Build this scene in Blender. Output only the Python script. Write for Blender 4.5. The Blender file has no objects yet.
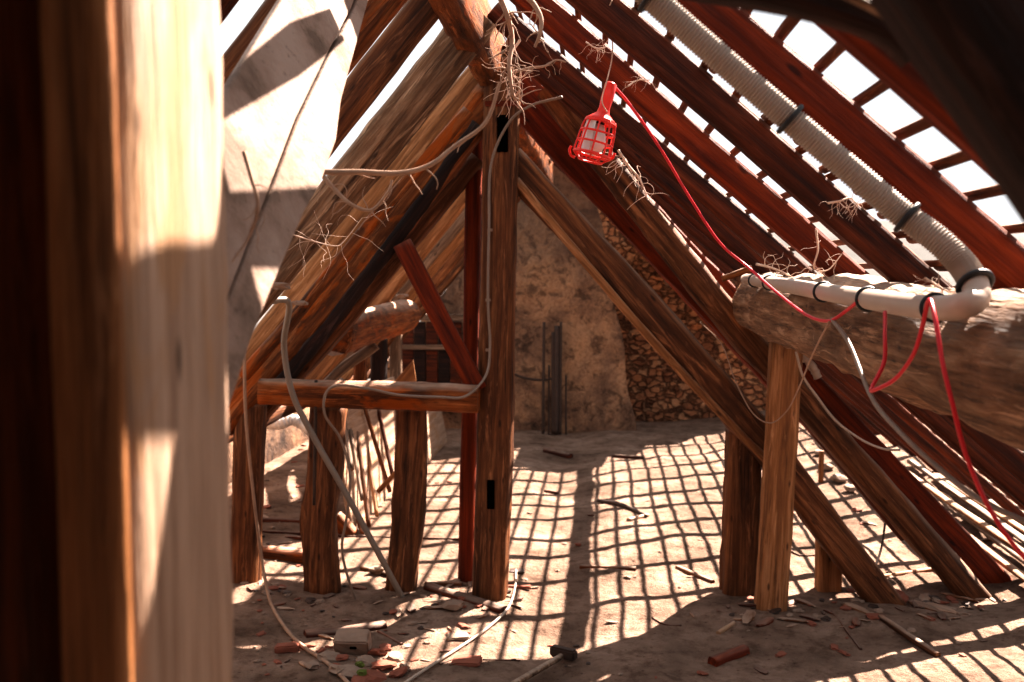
import bpy, bmesh, math, random
from mathutils import Vector, Matrix, noise
random.seed(7)
C = bpy.context.scene.collection
sc = bpy.context.scene

# ------------------------------------------------------------------ camera
CAM = Vector((0, 0, 1.6)); FPX = 1000.0
phi = math.atan(0.066); psi = math.atan(0.086 * math.cos(phi))
Rv = Vector((math.cos(psi), math.sin(psi), 0))
Fv = Vector((-math.sin(psi) * math.cos(phi), math.cos(psi) * math.cos(phi), -math.sin(phi)))
Uv = Rv.cross(Fv)
def ray(px, py):
    return Fv + Rv * ((px - 512) / FPX) + Uv * ((341 - py) / FPX)
def at(px, py, Y):                       # point of the plane y = Y seen at a pixel
    r = ray(px, py); return CAM + r * (Y / r.y)
def fz(x, y):                            # floor height
    z = 0.022 * noise.noise(Vector((x * .9, y * .8, 3.1))) + 0.016 * noise.noise(Vector((x * 2.6, y * 2.3, 7.7)))
    z += 0.008 * noise.noise(Vector((x * 8, y * 7, 1.7))) + 0.0035 * noise.noise(Vector((x * 23, y * 21, 5.2)))
    z += 0.018 * math.exp(-((y - 4.72 - .05 * math.sin(x * 3)) / .16) ** 2)          # buried sill under the posts
    z -= 0.035 * math.exp(-((x + .1 + .02 * y) / .25) ** 2)                            # trodden path
    z += 0.16 * (1 / (1 + math.exp(-(x - 1.5 - .1 * math.sin(y * 2)) * 4))) * min(1, max(0, (y - 6) / 3))
    z += 0.10 * (1 / (1 + math.exp(-(x - 2.2) * 7)))
    z += 0.06 * (1 / (1 + math.exp((x + 1.9) * 5)))
    return z
def fl(px, py, dz=0.0):                  # floor point seen at a pixel
    r = ray(px, py); z = 0
    for _ in range(6):
        p = CAM + r * ((z - CAM.z) / r.z); z = fz(p.x, p.y)
    return Vector((p.x, p.y, z + dz))
cam = bpy.data.cameras.new('camera'); co = bpy.data.objects.new('camera', cam); C.objects.link(co)
co.matrix_world = Matrix(((Rv.x, Uv.x, -Fv.x, CAM.x), (Rv.y, Uv.y, -Fv.y, CAM.y), (Rv.z, Uv.z, -Fv.z, CAM.z), (0, 0, 0, 1)))
cam.sensor_width = 36; cam.lens = 36 * FPX / 1024; cam.clip_start = .02; cam.clip_end = 2000
cam.dof.use_dof = True; cam.dof.focus_distance = 3.2; cam.dof.aperture_fstop = 4.0
sc.camera = co

# ------------------------------------------------------------------ materials
def newmat(name):
    m = bpy.data.materials.new(name); m.use_nodes = True
    nt = m.node_tree; b = nt.nodes['Principled BSDF']
    return m, nt, b
def N(nt, t, **k):
    n = nt.nodes.new(t)
    for a, v in k.items(): setattr(n, a, v)
    return n
def ramp(nt, stops):
    r = N(nt, 'ShaderNodeValToRGB'); e = r.color_ramp.elements
    while len(e) < len(stops): e.new(.5)
    for i, (p, c) in enumerate(stops): e[i].position = p; e[i].color = (*c, 1)
    return r
def noise_node(nt, vec, scale, detail=5, rough=.55, dist=0):
    n = N(nt, 'ShaderNodeTexNoise'); n.inputs['Scale'].default_value = scale
    n.inputs['Detail'].default_value = detail; n.inputs['Roughness'].default_value = rough; n.inputs['Distortion'].default_value = dist
    nt.links.new(vec, n.inputs['Vector']); return n
def mixc(nt, fac, a, b, mode='MIX'):
    m = N(nt, 'ShaderNodeMix', data_type='RGBA', blend_type=mode)
    for s, v in ((0, fac), (6, a), (7, b)):
        if hasattr(v, 'is_linked') or hasattr(v, 'links'): nt.links.new(v, m.inputs[s])
        elif isinstance(v, (int, float)): m.inputs[s].default_value = v
        else: m.inputs[s].default_value = (*v, 1)
    return m.outputs[2]
def objvec(nt, scale=(1, 1, 1), rand=True):
    tc = N(nt, 'ShaderNodeTexCoord'); mp = N(nt, 'ShaderNodeMapping'); mp.inputs['Scale'].default_value = scale
    v = tc.outputs['Object']
    if rand:
        oi = N(nt, 'ShaderNodeObjectInfo'); mu = N(nt, 'ShaderNodeMath', operation='MULTIPLY'); mu.inputs[1].default_value = 37
        nt.links.new(oi.outputs['Random'], mu.inputs[0])
        ad = N(nt, 'ShaderNodeVectorMath', operation='ADD'); nt.links.new(v, ad.inputs[0]); nt.links.new(mu.outputs[0], ad.inputs[1]); v = ad.outputs[0]
    nt.links.new(v, mp.inputs[0]); return mp.outputs[0]
def wood(name, dark, mid, light, char=.35, dust=.0, rough=.7, bump=.5, patch=None, wear=.55):
    m, nt, b = newmat(name); L = nt.links.new
    sat = lambda c, f: tuple(max(0, (x + (x - sum(c) / 3) * .22) * f) for x in c)
    dark, mid, light = sat(dark, .55), sat(mid, .72), sat(light, .95)
    if patch: patch = sat(patch, .85)
    g = noise_node(nt, objvec(nt, (1.3, 22, 22)), 1.6, 6, .6, .4)
    f = noise_node(nt, objvec(nt, (5, 90, 90)), 1.5, 3, .6)
    r = ramp(nt, ((.3, dark), (.5, mid), (.72, light))); L(g.outputs[0], r.inputs[0])
    c = mixc(nt, .35, r.outputs[0], mixc(nt, f.outputs[0], (.25, .25, .25), (1.6, 1.6, 1.6)), 'MULTIPLY')
    ch = noise_node(nt, objvec(nt, (1.2, 3.5, 3.5)), 1.7, 5, .65, .6)
    cr = ramp(nt, ((.5 - .12, (0, 0, 0)), (.66, (1, 1, 1)))); L(ch.outputs[0], cr.inputs[0])
    cm = N(nt, 'ShaderNodeMath', operation='MULTIPLY'); cm.inputs[1].default_value = char; L(cr.outputs[0], cm.inputs[0])
    c = mixc(nt, cm.outputs[0], c, tuple(x * .28 for x in dark))
    if patch:
        pn = noise_node(nt, objvec(nt, (2.2, 7, 7)), 1.6, 4, .6, .5)
        pr = ramp(nt, ((.54, (0, 0, 0)), (.62, (1, 1, 1)))); L(pn.outputs[0], pr.inputs[0])
        pm = N(nt, 'ShaderNodeMath', operation='MULTIPLY'); pm.inputs[1].default_value = .8; L(pr.outputs[0], pm.inputs[0])
        c = mixc(nt, pm.outputs[0], c, patch)
    wn = noise_node(nt, objvec(nt, (1.1, 13, 13)), 2.3, 5, .7, .8)
    wr = ramp(nt, ((.56, (0, 0, 0)), (.68, (1, 1, 1)))); L(wn.outputs[0], wr.inputs[0])
    wm = N(nt, 'ShaderNodeMath', operation='MULTIPLY'); wm.inputs[1].default_value = wear; L(wr.outputs[0], wm.inputs[0])
    c = mixc(nt, wm.outputs[0], c, tuple(min(.75, x * 1.35 + .03) for x in light))
    dn_ = noise_node(nt, objvec(nt, (.9, 17, 17)), 2.9, 4, .6, .5)
    d_r = ramp(nt, ((.34, (.12, .08, .06)), (.42, (1, 1, 1)))); L(dn_.outputs[0], d_r.inputs[0])
    c = mixc(nt, wear, c, d_r.outputs[0], 'MULTIPLY')
    # nail holes and knots
    kn = N(nt, 'ShaderNodeTexVoronoi'); kn.inputs['Scale'].default_value = 1; L(objvec(nt, (5, 16, 16)), kn.inputs['Vector'])
    kr = ramp(nt, ((.06, (.15, .12, .1)), (.13, (1, 1, 1)))); L(kn.outputs['Distance'], kr.inputs[0])
    c = mixc(nt, .8, c, kr.outputs[0], 'MULTIPLY')
    if dust > 0:
        ge = N(nt, 'ShaderNodeNewGeometry'); sx = N(nt, 'ShaderNodeSeparateXYZ'); L(ge.outputs['Normal'], sx.inputs[0])
        dr = ramp(nt, ((.35, (0, 0, 0)), (.85, (1, 1, 1)))); L(sx.outputs[2], dr.inputs[0])
        dn = noise_node(nt, objvec(nt, (6, 14, 14)), 2, 4)
        dm = N(nt, 'ShaderNodeMath', operation='MULTIPLY'); L(dr.outputs[0], dm.inputs[0]); L(dn.outputs[0], dm.inputs[1])
        d2 = N(nt, 'ShaderNodeMath', operation='MULTIPLY'); L(dm.outputs[0], d2.inputs[0]); d2.inputs[1].default_value = dust * 1.6
        c = mixc(nt, d2.outputs[0], c, (.62, .5, .4))
    L(c, b.inputs['Base Color']); b.inputs['Roughness'].default_value = rough
    b.inputs['Specular IOR Level'].default_value = .25
    bp = N(nt, 'ShaderNodeBump'); bp.inputs['Strength'].default_value = bump; bp.inputs['Distance'].default_value = .012
    ma = N(nt, 'ShaderNodeMath', operation='ADD'); L(g.outputs[0], ma.inputs[0]); L(f.outputs[0], ma.inputs[1])
    L(ma.outputs[0], bp.inputs['Height']); L(bp.outputs[0], b.inputs['Normal'])
    return m
def plain(name, col, rough=.6, metal=0, var=.25, scale=12, bump=.15):
    m, nt, b = newmat(name); L = nt.links.new
    n = noise_node(nt, objvec(nt), scale, 5)
    c = mixc(nt, n.outputs[0], tuple(x * (1 - var) for x in col), tuple(min(1, x * (1 + var)) for x in col))
    L(c, b.inputs['Base Color']); b.inputs['Roughness'].default_value = rough; b.inputs['Metallic'].default_value = metal
    bp = N(nt, 'ShaderNodeBump'); bp.inputs['Strength'].default_value = bump; bp.inputs['Distance'].default_value = .01
    L(n.outputs[0], bp.inputs['Height']); L(bp.outputs[0], b.inputs['Normal'])
    return m
M = {}
M['red'] = wood('red_stained_wood', (.09, .016, .008), (.20, .038, .016), (.30, .066, .028), .25, .15, wear=.15)
M['deep'] = wood('deep_brown_wood', (.035, .011, .007), (.11, .028, .013), (.20, .056, .026), .4, .3, wear=.25)
M['orange'] = wood('orange_worn_wood', (.11, .035, .013), (.29, .10, .038), (.44, .19, .085), .75, .5, patch=(.36, .10, .025))
M['brown'] = wood('weathered_brown_wood', (.085, .034, .018), (.21, .088, .043), (.36, .175, .09), .55, .5)
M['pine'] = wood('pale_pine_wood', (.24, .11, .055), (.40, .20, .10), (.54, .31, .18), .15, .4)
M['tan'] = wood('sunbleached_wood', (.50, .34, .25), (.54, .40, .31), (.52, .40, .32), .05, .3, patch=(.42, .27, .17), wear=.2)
M['grey'] = wood('grey_weathered_wood', (.13, .08, .055), (.26, .175, .125), (.42, .31, .235), .4, .5)
M['bark'] = wood('bark_log', (.16, .08, .045), (.36, .21, .13), (.52, .36, .25), .6, .45, bump=1.0)
M['front'] = wood('foreground_brown_wood', (.15, .06, .032), (.25, .105, .055), (.34, .155, .085), .15, .2)
M['nearblack'] = wood('near_black_wood', (.012, .006, .005), (.03, .012, .008), (.06, .022, .014), .4, .1)  # near-black tone for the darkest timbers and sheets
M['batten'] = wood('batten_wood', (.06, .018, .009), (.16, .055, .026), (.27, .11, .055), .2, .5)
M['redcable'] = plain('red_cable', (.62, .02, .035), .35, var=.1)
M['redlamp'] = plain('red_plastic', (.80, .035, .02), .3, var=.08, bump=.02)
M['whitecable'] = plain('offwhite_cable', (.46, .37, .30), .5)
M['greycable'] = plain('grey_cable', (.24, .18, .14), .5)
M['greypipe'] = plain('dull_grey_conduit', (.21, .175, .145), .5)
M['conduit'] = plain('ribbed_conduit', (.36, .31, .265), .45, var=.18, scale=5)
M['whitepipe'] = plain('pale_conduit', (.44, .36, .30), .45, var=.15, scale=6)
M['black'] = plain('black_tie', (.012, .012, .014), .5)
M['twig'] = plain('dry_root', (.36, .24, .17), .85, var=.4, scale=25, bump=.4)
M['web'] = plain('dusty_fibre', (.66, .50, .40), .9, var=.35, scale=40)
M['brick'] = plain('terracotta', (.25, .085, .05), .85, var=.4, scale=22, bump=.4)
M['mortar'] = plain('mortar_lump', (.28, .20, .15), .9, var=.35, scale=18, bump=.5)
M['hose'] = plain('white_hose', (.55, .52, .50), .5, var=.1)
M['steel'] = plain('rusty_dark_iron', (.07, .045, .035), .55, .4, var=.5, scale=20)
M['dark'] = plain('hole_shade', (.002, .0015, .001), 1.0); M['dark'].node_tree.nodes['Principled BSDF'].inputs['Specular IOR Level'].default_value = 0  # black colour standing in for the shade inside holes
M['diff'] = plain('lamp_white_tube', (.75, .72, .70), .3, var=.04)
gm, gnt, gb = newmat('lamp_clear_glass'); gb.inputs['Transmission Weight'].default_value = 1; gb.inputs['Roughness'].default_value = .08; gb.inputs['Base Color'].default_value = (1, .93, .9, 1); gb.inputs['IOR'].default_value = 1.1
M['glass'] = gm
# floor earth
def earth(name, a, b_, c_, sc1=2.2, bump=.7):
    m, nt, b = newmat(name); L = nt.links.new
    v = objvec(nt, rand=False)
    n1 = noise_node(nt, v, sc1, 8, .62); n2 = noise_node(nt, v, 38, 5, .7)
    r = ramp(nt, ((.32, a), (.52, b_), (.72, c_))); L(n1.outputs[0], r.inputs[0])
    c = mixc(nt, .3, r.outputs[0], mixc(nt, n2.outputs[0], (.3, .27, .25), (1.6, 1.6, 1.6)), 'MULTIPLY')
    n4 = noise_node(nt, v, 11, 6, .75); r4 = ramp(nt, ((.36, (.45, .38, .34)), (.52, (1, 1, 1)))); L(n4.outputs[0], r4.inputs[0]); c = mixc(nt, .7, c, r4.outputs[0], 'MULTIPLY')
    vo = N(nt, 'ShaderNodeTexVoronoi'); vo.inputs['Scale'].default_value = 17; L(v, vo.inputs['Vector'])
    vr = ramp(nt, ((.07, (.25, .16, .12)), (.14, (1, 1, 1)))); L(vo.outputs['Distance'], vr.inputs[0])
    c = mixc(nt, .55, c, vr.outputs[0], 'MULTIPLY')
    L(c, b.inputs['Base Color']); b.inputs['Roughness'].default_value = .95; b.inputs['Specular IOR Level'].default_value = .1
    bp = N(nt, 'ShaderNodeBump'); bp.inputs['Strength'].default_value = bump; bp.inputs['Distance'].default_value = .02
    ad = N(nt, 'ShaderNodeMath', operation='ADD'); L(n2.outputs[0], ad.inputs[0]); L(n1.outputs[0], ad.inputs[1]); L(ad.outputs[0], bp.inputs['Height']); L(bp.outputs[0], b.inputs['Normal'])
    return m
M['floor'] = earth('dusty_earth_floor', (.14, .092, .066), (.275, .19, .143), (.40, .295, .23), bump=1.0)
# plaster wall
def plaster():
    m, nt, b = newmat('stained_plaster'); L = nt.links.new
    v = objvec(nt, rand=False)
    n1 = noise_node(nt, v, 1.1, 9, .66, .3); n2 = noise_node(nt, v, 7, 7, .7, .5); n3 = noise_node(nt, v, 30, 4, .7)
    r = ramp(nt, ((.38, (.09, .05, .032)), (.48, (.27, .16, .10)), (.56, (.46, .28, .165)), (.66, (.56, .34, .19)))); L(n1.outputs[0], r.inputs[0])
    r2 = ramp(nt, ((.40, (.22, .19, .18)), (.49, (1, 1, 1)))); L(n2.outputs[0], r2.inputs[0])
    c = mixc(nt, .75, r.outputs[0], r2.outputs[0], 'MULTIPLY')
    r3 = ramp(nt, ((.35, (.5, .45, .42)), (.55, (1, 1, 1)))); L(n3.outputs[0], r3.inputs[0])
    c = mixc(nt, .6, c, r3.outputs[0], 'MULTIPLY')
    # shade under the rafters painted into the plaster, darker towards the ridge
    sx = N(nt, 'ShaderNodeSeparateXYZ'); L(v, sx.inputs[0])
    mr = N(nt, 'ShaderNodeMapRange'); mr.inputs[1].default_value = 1.3; mr.inputs[2].default_value = 2.1; L(sx.outputs[2], mr.inputs[0])
    sm = N(nt, 'ShaderNodeMath', operation='MULTIPLY'); L(mr.outputs[0], sm.inputs[0]); L(n2.outputs[0], sm.inputs[1])
    c = mixc(nt, sm.outputs[0], c, (.06, .045, .04))
    L(c, b.inputs['Base Color']); b.inputs['Roughness'].default_value = .95
    bp = N(nt, 'ShaderNodeBump'); bp.inputs['Strength'].default_value = .9; bp.inputs['Distance'].default_value = .03
    ad = N(nt, 'ShaderNodeMath', operation='ADD'); L(n2.outputs[0], ad.inputs[0]); L(n3.outputs[0], ad.inputs[1]); L(ad.outputs[0], bp.inputs['Height']); L(bp.outputs[0], b.inputs['Normal'])
    return m
M['plaster'] = plaster()
def rubble():
    m, nt, b = newmat('rubble_masonry'); L = nt.links.new
    v = objvec(nt, (1, 1, 1.5), rand=False)
    nn = noise_node(nt, v, 7, 4, .7); wv = mixc(nt, .13, v, nn.outputs['Color'])
    vo = N(nt, 'ShaderNodeTexVoronoi'); vo.inputs['Scale'].default_value = 11; L(wv, vo.inputs['Vector']); vo.inputs['Randomness'].default_value = 1
    vd = N(nt, 'ShaderNodeTexVoronoi', feature='DISTANCE_TO_EDGE'); vd.inputs['Scale'].default_value = 11; L(wv, vd.inputs['Vector'])
    hs = N(nt, 'ShaderNodeSeparateColor'); L(vo.outputs['Color'], hs.inputs[0])
    r = ramp(nt, ((0, (.22, .10, .05)), (.4, (.36, .19, .10)), (.8, (.42, .26, .15)), (1, (.50, .24, .11)))); L(hs.outputs[0], r.inputs[0])
    e = ramp(nt, ((.0, (.40, .33, .28)), (.05, (.74, .66, .6)), (.13, (1, 1, 1)))); L(vd.outputs['Distance'], e.inputs[0])
    c = mixc(nt, 1.0, r.outputs[0], e.outputs[0], 'MULTIPLY')
    n3 = noise_node(nt, v, 30, 4, .7); c = mixc(nt, .8, c, mixc(nt, n3.outputs[0], (.2, .18, .16), (1.7, 1.7, 1.7)), 'MULTIPLY')
    nl = noise_node(nt, v, 1.6, 6, .7); c = mixc(nt, .75, c, mixc(nt, nl.outputs[0], (.6, .5, .45), (2.0, 1.9, 1.8)), 'MULTIPLY')
    L(c, b.inputs['Base Color']); b.inputs['Roughness'].default_value = .95
    bp = N(nt, 'ShaderNodeBump'); bp.inputs['Strength'].default_value = 1; bp.inputs['Distance'].default_value = .06
    L(e.outputs[0], bp.inputs['Height']); L(bp.outputs[0], b.inputs['Normal'])
    return m
M['rubble'] = rubble()
def palep():
    m, nt, b = newmat('pale_limewashed_board'); L = nt.links.new
    v = objvec(nt, rand=False)
    n1 = noise_node(nt, v, 4, 7, .65, .3); n2 = noise_node(nt, v, 26, 5, .7)
    r = ramp(nt, ((.40, (.15, .095, .065)), (.50, (.27, .18, .135)), (.62, (.34, .245, .195)))); L(n1.outputs[0], r.inputs[0])
    r3 = ramp(nt, ((.3, (.35, .3, .27)), (.42, (1, 1, 1)))); L(n2.outputs[0], r3.inputs[0])
    c = mixc(nt, .7, r.outputs[0], r3.outputs[0], 'MULTIPLY')
    L(c, b.inputs['Base Color']); b.inputs['Roughness'].default_value = .9
    bp = N(nt, 'ShaderNodeBump'); bp.inputs['Strength'].default_value = .5; bp.inputs['Distance'].default_value = .01
    L(n2.outputs[0], bp.inputs['Height']); L(bp.outputs[0], b.inputs['Normal'])
    return m
M['pale'] = palep()

# ------------------------------------------------------------------ object helpers
def tag(o, label, cat, group=None, kind='thing'):
    if label: o['label'] = label
    if cat: o['category'] = cat
    if group: o['group'] = group
    if kind: o['kind'] = kind
    return o
def struct(o): o['kind'] = 'structure'; return o
def mesh_obj(name, verts, faces, mat, parent=None, smooth=True, mw=None):
    me = bpy.data.meshes.new(name); me.from_pydata([tuple(v) for v in verts], [], faces); me.update()
    bm = bmesh.new(); bm.from_mesh(me); bmesh.ops.recalc_face_normals(bm, faces=bm.faces); bm.to_mesh(me); bm.free()
    if smooth:
        for p in me.polygons: p.use_smooth = True
    me.materials.append(mat)
    o = bpy.data.objects.new(name, me); C.objects.link(o)
    if mw is not None: o.matrix_world = mw
    if parent is not None:
        o.parent = parent; o.matrix_parent_inverse = Matrix.Identity(4)
        if mw is not None: o.matrix_basis = parent.matrix_world.inverted() @ mw
    return o
def empty(name, loc, rot=None):
    o = bpy.data.objects.new(name, None); C.objects.link(o); o.empty_display_size = .05
    o.matrix_world = Matrix.Translation(loc) @ (rot if rot else Matrix.Identity(4)); return o
def catmull(pts, n):
    pts = [Vector(p) for p in pts]
    if len(pts) == 2: return [pts[0].lerp(pts[1], i / n) for i in range(n + 1)]
    P = [2 * pts[0] - pts[1]] + pts + [2 * pts[-1] - pts[-2]]; out = []
    for i in range(1, len(P) - 2):
        a, b, c, d = P[i - 1:i + 3]
        for k in range(n):
            t = k / n
            out.append(.5 * ((2 * b) + (c - a) * t + (2 * a - 5 * b + 4 * c - d) * t * t + (3 * b - a - 3 * c + d) * t ** 3))
    out.append(pts[-1]); return out
SEED = [0]
def beam(name, pts, w, h, mat, side=(0, 1, 0), sq=4.5, rough=.006, bow=.0, taper=1.0, step=.045, parent=None, nring=16, ragged=.0, crack=False, wmap=None):
    """squared or round timber swept along pts; w = size along 'side', h = size across it"""
    SEED[0] += 1; sd = SEED[0] * 13.7
    pts = [Vector(p) for p in pts]
    ax = (pts[-1] - pts[0]).normalized(); s = Vector(side); s = (s - ax * ax.dot(s)).normalized(); t = ax.cross(s)
    mw = Matrix(((ax.x, s.x, t.x, pts[0].x), (ax.y, s.y, t.y, pts[0].y), (ax.z, s.z, t.z, pts[0].z), (0, 0, 0, 1)))
    inv = mw.inverted(); Lg = (pts[-1] - pts[0]).length
    loc = [inv @ p for p in pts]
    if len(loc) == 2: loc = [loc[0].lerp(loc[1], k / 4) for k in range(5)]
    nseg = max(3, int(Lg / step / (len(loc) - 1)))
    path = catmull(loc, nseg); n = len(path); vs = []; fs = []
    for i, p in enumerate(path):
        u = i / (n - 1); k = 1 + (taper - 1) * u
        oy = bow * math.sin(u * math.pi + sd) ; oz = bow * math.sin(u * math.pi * 1.7 + sd * 2)
        for j in range(nring):
            a = 2 * math.pi * (j + .5) / nring; ca, sa = math.cos(a), math.sin(a)
            r = (abs(ca) ** sq + abs(sa) ** sq) ** (-1 / sq)
            q = Vector((p.x * 1.5 + sd, ca * 1.5, sa * 1.5))
            d = 1 + (rough / max(.02, min(w, h))) * (2.2 * noise.noise(q) + 1.5 * noise.noise(Vector((p.x * 9 + sd, ca * 3, sa * 3))))
            if crack and abs(((a - 1.5 * math.pi + math.pi) % (2 * math.pi)) - math.pi) < .25: d *= .72
            xx = p.x
            if ragged and (i == 0 or i == n - 1): xx += ragged * noise.noise(Vector((ca * 4, sa * 4, sd + i)))
            vs.append((xx, p.y + oy + ca * r * w / 2 * k * d, p.z + oz + sa * r * h / 2 * k * d))
    for i in range(n - 1):
        for j in range(nring):
            a, b = i * nring + j, i * nring + (j + 1) % nring
            fs.append((a, b, b + nring, a + nring))
    fs.append(tuple(range(nring))[::-1]); fs.append(tuple(range((n - 1) * nring, n * nring)))
    o = mesh_obj(name, vs, fs, mat, parent, True, mw)
    me = o.data
    for p in me.polygons:
        if len(p.vertices) > 4: p.use_smooth = False
    return o
def ibeam(name, px, Y, wpx, mat, depth=None, **k):
    """timber whose centre line is given as sighted points at depth Y (one value or one per point); wpx = seen width"""
    Ys = Y if isinstance(Y, (list, tuple)) else [Y] * len(px)
    pts = [at(x, y, yy) for (x, y), yy in zip(px, Ys)]
    h = wpx * (sum(Ys) / len(Ys)) / 1000
    return beam(name, pts, depth or h, h, mat, **k)
def tube(name, pts, r, mat, seg=8, n=8, parent=None, rib=None, taper=1, jit=0, cap=True):
    path = catmull(pts, n)
    if rib:                      # resample evenly, two rings per rib
        ds = [0]
        for a, b in zip(path, path[1:]): ds.append(ds[-1] + (b - a).length)
        k = int(ds[-1] / rib * 2); out = []; j = 0
        for i in range(k + 1):
            d = ds[-1] * i / k
            while j < len(ds) - 2 and ds[j + 1] < d: j += 1
            f = (d - ds[j]) / max(1e-9, ds[j + 1] - ds[j]); out.append(path[j].lerp(path[j + 1], min(1, f)))
        path = out
    o0 = path[0].copy(); m = len(path); vs = []; fs = []
    t = (path[1] - path[0]).normalized(); nrm = t.orthogonal().normalized()
    SEED[0] += 1
    for i, p in enumerate(path):
        t = (path[min(i + 1, m - 1)] - path[max(i - 1, 0)]).normalized()
        nrm = (nrm - t * t.dot(nrm)).normalized(); bn = t.cross(nrm)
        rr = r * (1 + (taper - 1) * i / (m - 1))
        if rib: rr *= 1.0 if i % 2 else .87
        if jit: rr *= 1 + jit * noise.noise(Vector((i * .6, SEED[0] * 3.3, 0)))
        for j in range(seg):
            a = 2 * math.pi * j / seg
            vs.append(p - o0 + nrm * math.cos(a) * rr + bn * math.sin(a) * rr)
    for i in range(m - 1):
        for j in range(seg):
            a, b = i * seg + j, i * seg + (j + 1) % seg
            fs.append((a, b, b + seg, a + seg))
    if cap: fs.append(tuple(range(seg))[::-1]); fs.append(tuple(range((m - 1) * seg, m * seg)))
    return mesh_obj(name, vs, fs, mat, parent, not rib, Matrix.Translation(o0))
def itube(name, pts, r, mat, **k):       # pts (px, py, Y)
    return tube(name, [at(*p) for p in pts], r, mat, **k)
def box_obj(name, c, sx, sy, sz, mat, rot=None, parent=None, bev=.004, rough=0.0):
    bm = bmesh.new(); bmesh.ops.create_cube(bm, size=1)
    for v in bm.verts: v.co = Vector((v.co.x * sx, v.co.y * sy, v.co.z * sz))
    bmesh.ops.bevel(bm, geom=bm.edges[:], offset=min(bev, min(sx, sy, sz) * .3), segments=2, affect='EDGES')
    if rough:
        bmesh.ops.subdivide_edges(bm, edges=bm.edges[:], cuts=2, use_grid_fill=True); SEED[0] += 1
        for v in bm.verts: v.co += v.normal * rough * noise.noise(v.co * 30 + Vector((SEED[0], 0, 0)))
    me = bpy.data.meshes.new(name); bm.to_mesh(me); bm.free(); me.materials.append(mat)
    o = bpy.data.objects.new(name, me); C.objects.link(o)
    mw = Matrix.Translation(c) @ (rot if rot else Matrix.Identity(4))
    if parent is not None: o.parent = parent; o.matrix_basis = parent.matrix_world.inverted() @ mw
    else: o.matrix_world = mw
    return o
def rock(name, c, s, mat, flat=.5, rotz=0, tilt=0, el=1.3):
    bm = bmesh.new(); bmesh.ops.create_icosphere(bm, subdivisions=2, radius=1); SEED[0] += 1
    for v in bm.verts:
        d = .75 + .5 * noise.noise(v.co * 1.6 + Vector((SEED[0] * 5.1, 0, 0)))
        q = v.co * d
        q = Vector((max(-.75, min(.75, q.x)) * el, max(-.7, min(.7, q.y)), max(-.6, min(.6, q.z)) * flat))
        v.co = q * s
    me = bpy.data.meshes.new(name); bm.to_mesh(me); bm.free(); me.materials.append(mat)
    o = bpy.data.objects.new(name, me); C.objects.link(o); o.location = c; o.rotation_euler = (tilt, tilt * .6, rotz); return o
def prism(name, poly, nrm, th, mat, parent=None, sub=0):
    """flat slab: poly = world points in one plane, thickness th away from nrm"""
    nrm = Vector(nrm).normalized(); o0 = Vector(poly[0]); k = len(poly)
    x = (Vector(poly[1]) - o0).normalized(); z = nrm; y = z.cross(x)
    mw = Matrix(((x.x, y.x, z.x, o0.x), (x.y, y.y, z.y, o0.y), (x.z, y.z, z.z, o0.z), (0, 0, 0, 1)))
    inv = mw.inverted(); lp = [inv @ Vector(p) for p in poly]
    vs = [(p.x, p.y, 0) for p in lp] + [(p.x, p.y, -th) for p in lp]
    fs = [tuple(range(k)), tuple(range(k, 2 * k))[::-1]] + [(i, (i + 1) % k, (i + 1) % k + k, i + k) for i in range(k)]
    o = mesh_obj(name, vs, fs, mat, parent, False, mw)
    bv = o.modifiers.new('bevel', 'BEVEL'); bv.width = min(.006, th * .2); bv.segments = 2
    return o

SD = Vector((.55, .80, 1.0))        # towards the sun
# roof geometry: right slope z = ZR - .87 x ; left slope z = ZL + 1.19 x  (upper faces of the rafters)
TR, TL = .87, 1.19
def zr(x, drop=0): return 2.41 - TR * x - drop
def zl(x, drop=0): return 2.77 + TL * (x + .5) - drop
RIDGE_X = (2.41 - 2.77 - TL * .5) / (TR + TL)     # where the slopes meet

# ------------------------------------------------------------------ setting
def grid(name, xs, ys, f, mat):
    vs = [f(x, y) for y in ys for x in xs]; nx = len(xs)
    fs = [(j * nx + i, j * nx + i + 1, (j + 1) * nx + i + 1, (j + 1) * nx + i) for j in range(len(ys) - 1) for i in range(nx - 1)]
    return mesh_obj(name, vs, fs, mat)
def lin(a, b, n): return [a + (b - a) * i / (n - 1) for i in range(n)]
ys = lin(-1.5, 2.5, 20)[:-1] + lin(2.5, 6.5, 200)[:-1] + lin(6.5, 11.2, 120)
struct(grid('floor', lin(-3.0, 2.95, 300), ys, lambda x, y: Vector((x, y, fz(x, y))), M['floor']))
def wall_sheet(name, x0fn, x1fn, Y, mat, bulge, nz=90, nx=140, thick=.35, top_drop=.0):
    vs = []; fs = []
    for j in range(nz + 1):
        for i in range(nx + 1):
            zt_ = j / nz
            xa, xb = x0fn(zt_), x1fn(zt_); x = xa + (xb - xa) * i / nx
            top = min(zr(x, .02), zl(x, .04)) - top_drop
            z = -.15 + (max(.05, top) + .15) * zt_
            d = bulge(x, z); vs.append(Vector((x, Y - d, z)))
    n1 = len(vs); vs += [v + Vector((0, thick + 0 * v.y, 0)) for v in vs[:n1]]
    W_ = nx + 1
    for j in range(nz):
        for i in range(nx):
            a = j * W_ + i; fs.append((a, a + 1, a + 1 + W_, a + W_)); b = a + n1; fs.append((b, b + W_, b + 1 + W_, b + 1))
    for j in range(nz):
        for a in (j * W_, j * W_ + nx): fs.append((a, a + W_, a + W_ + n1, a + n1))
    for i in range(nx):
        for a in (i, nz * W_ + i): fs.append((a, a + 1, a + 1 + n1, a + n1))
    return struct(mesh_obj(name, vs, fs, mat))
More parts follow.
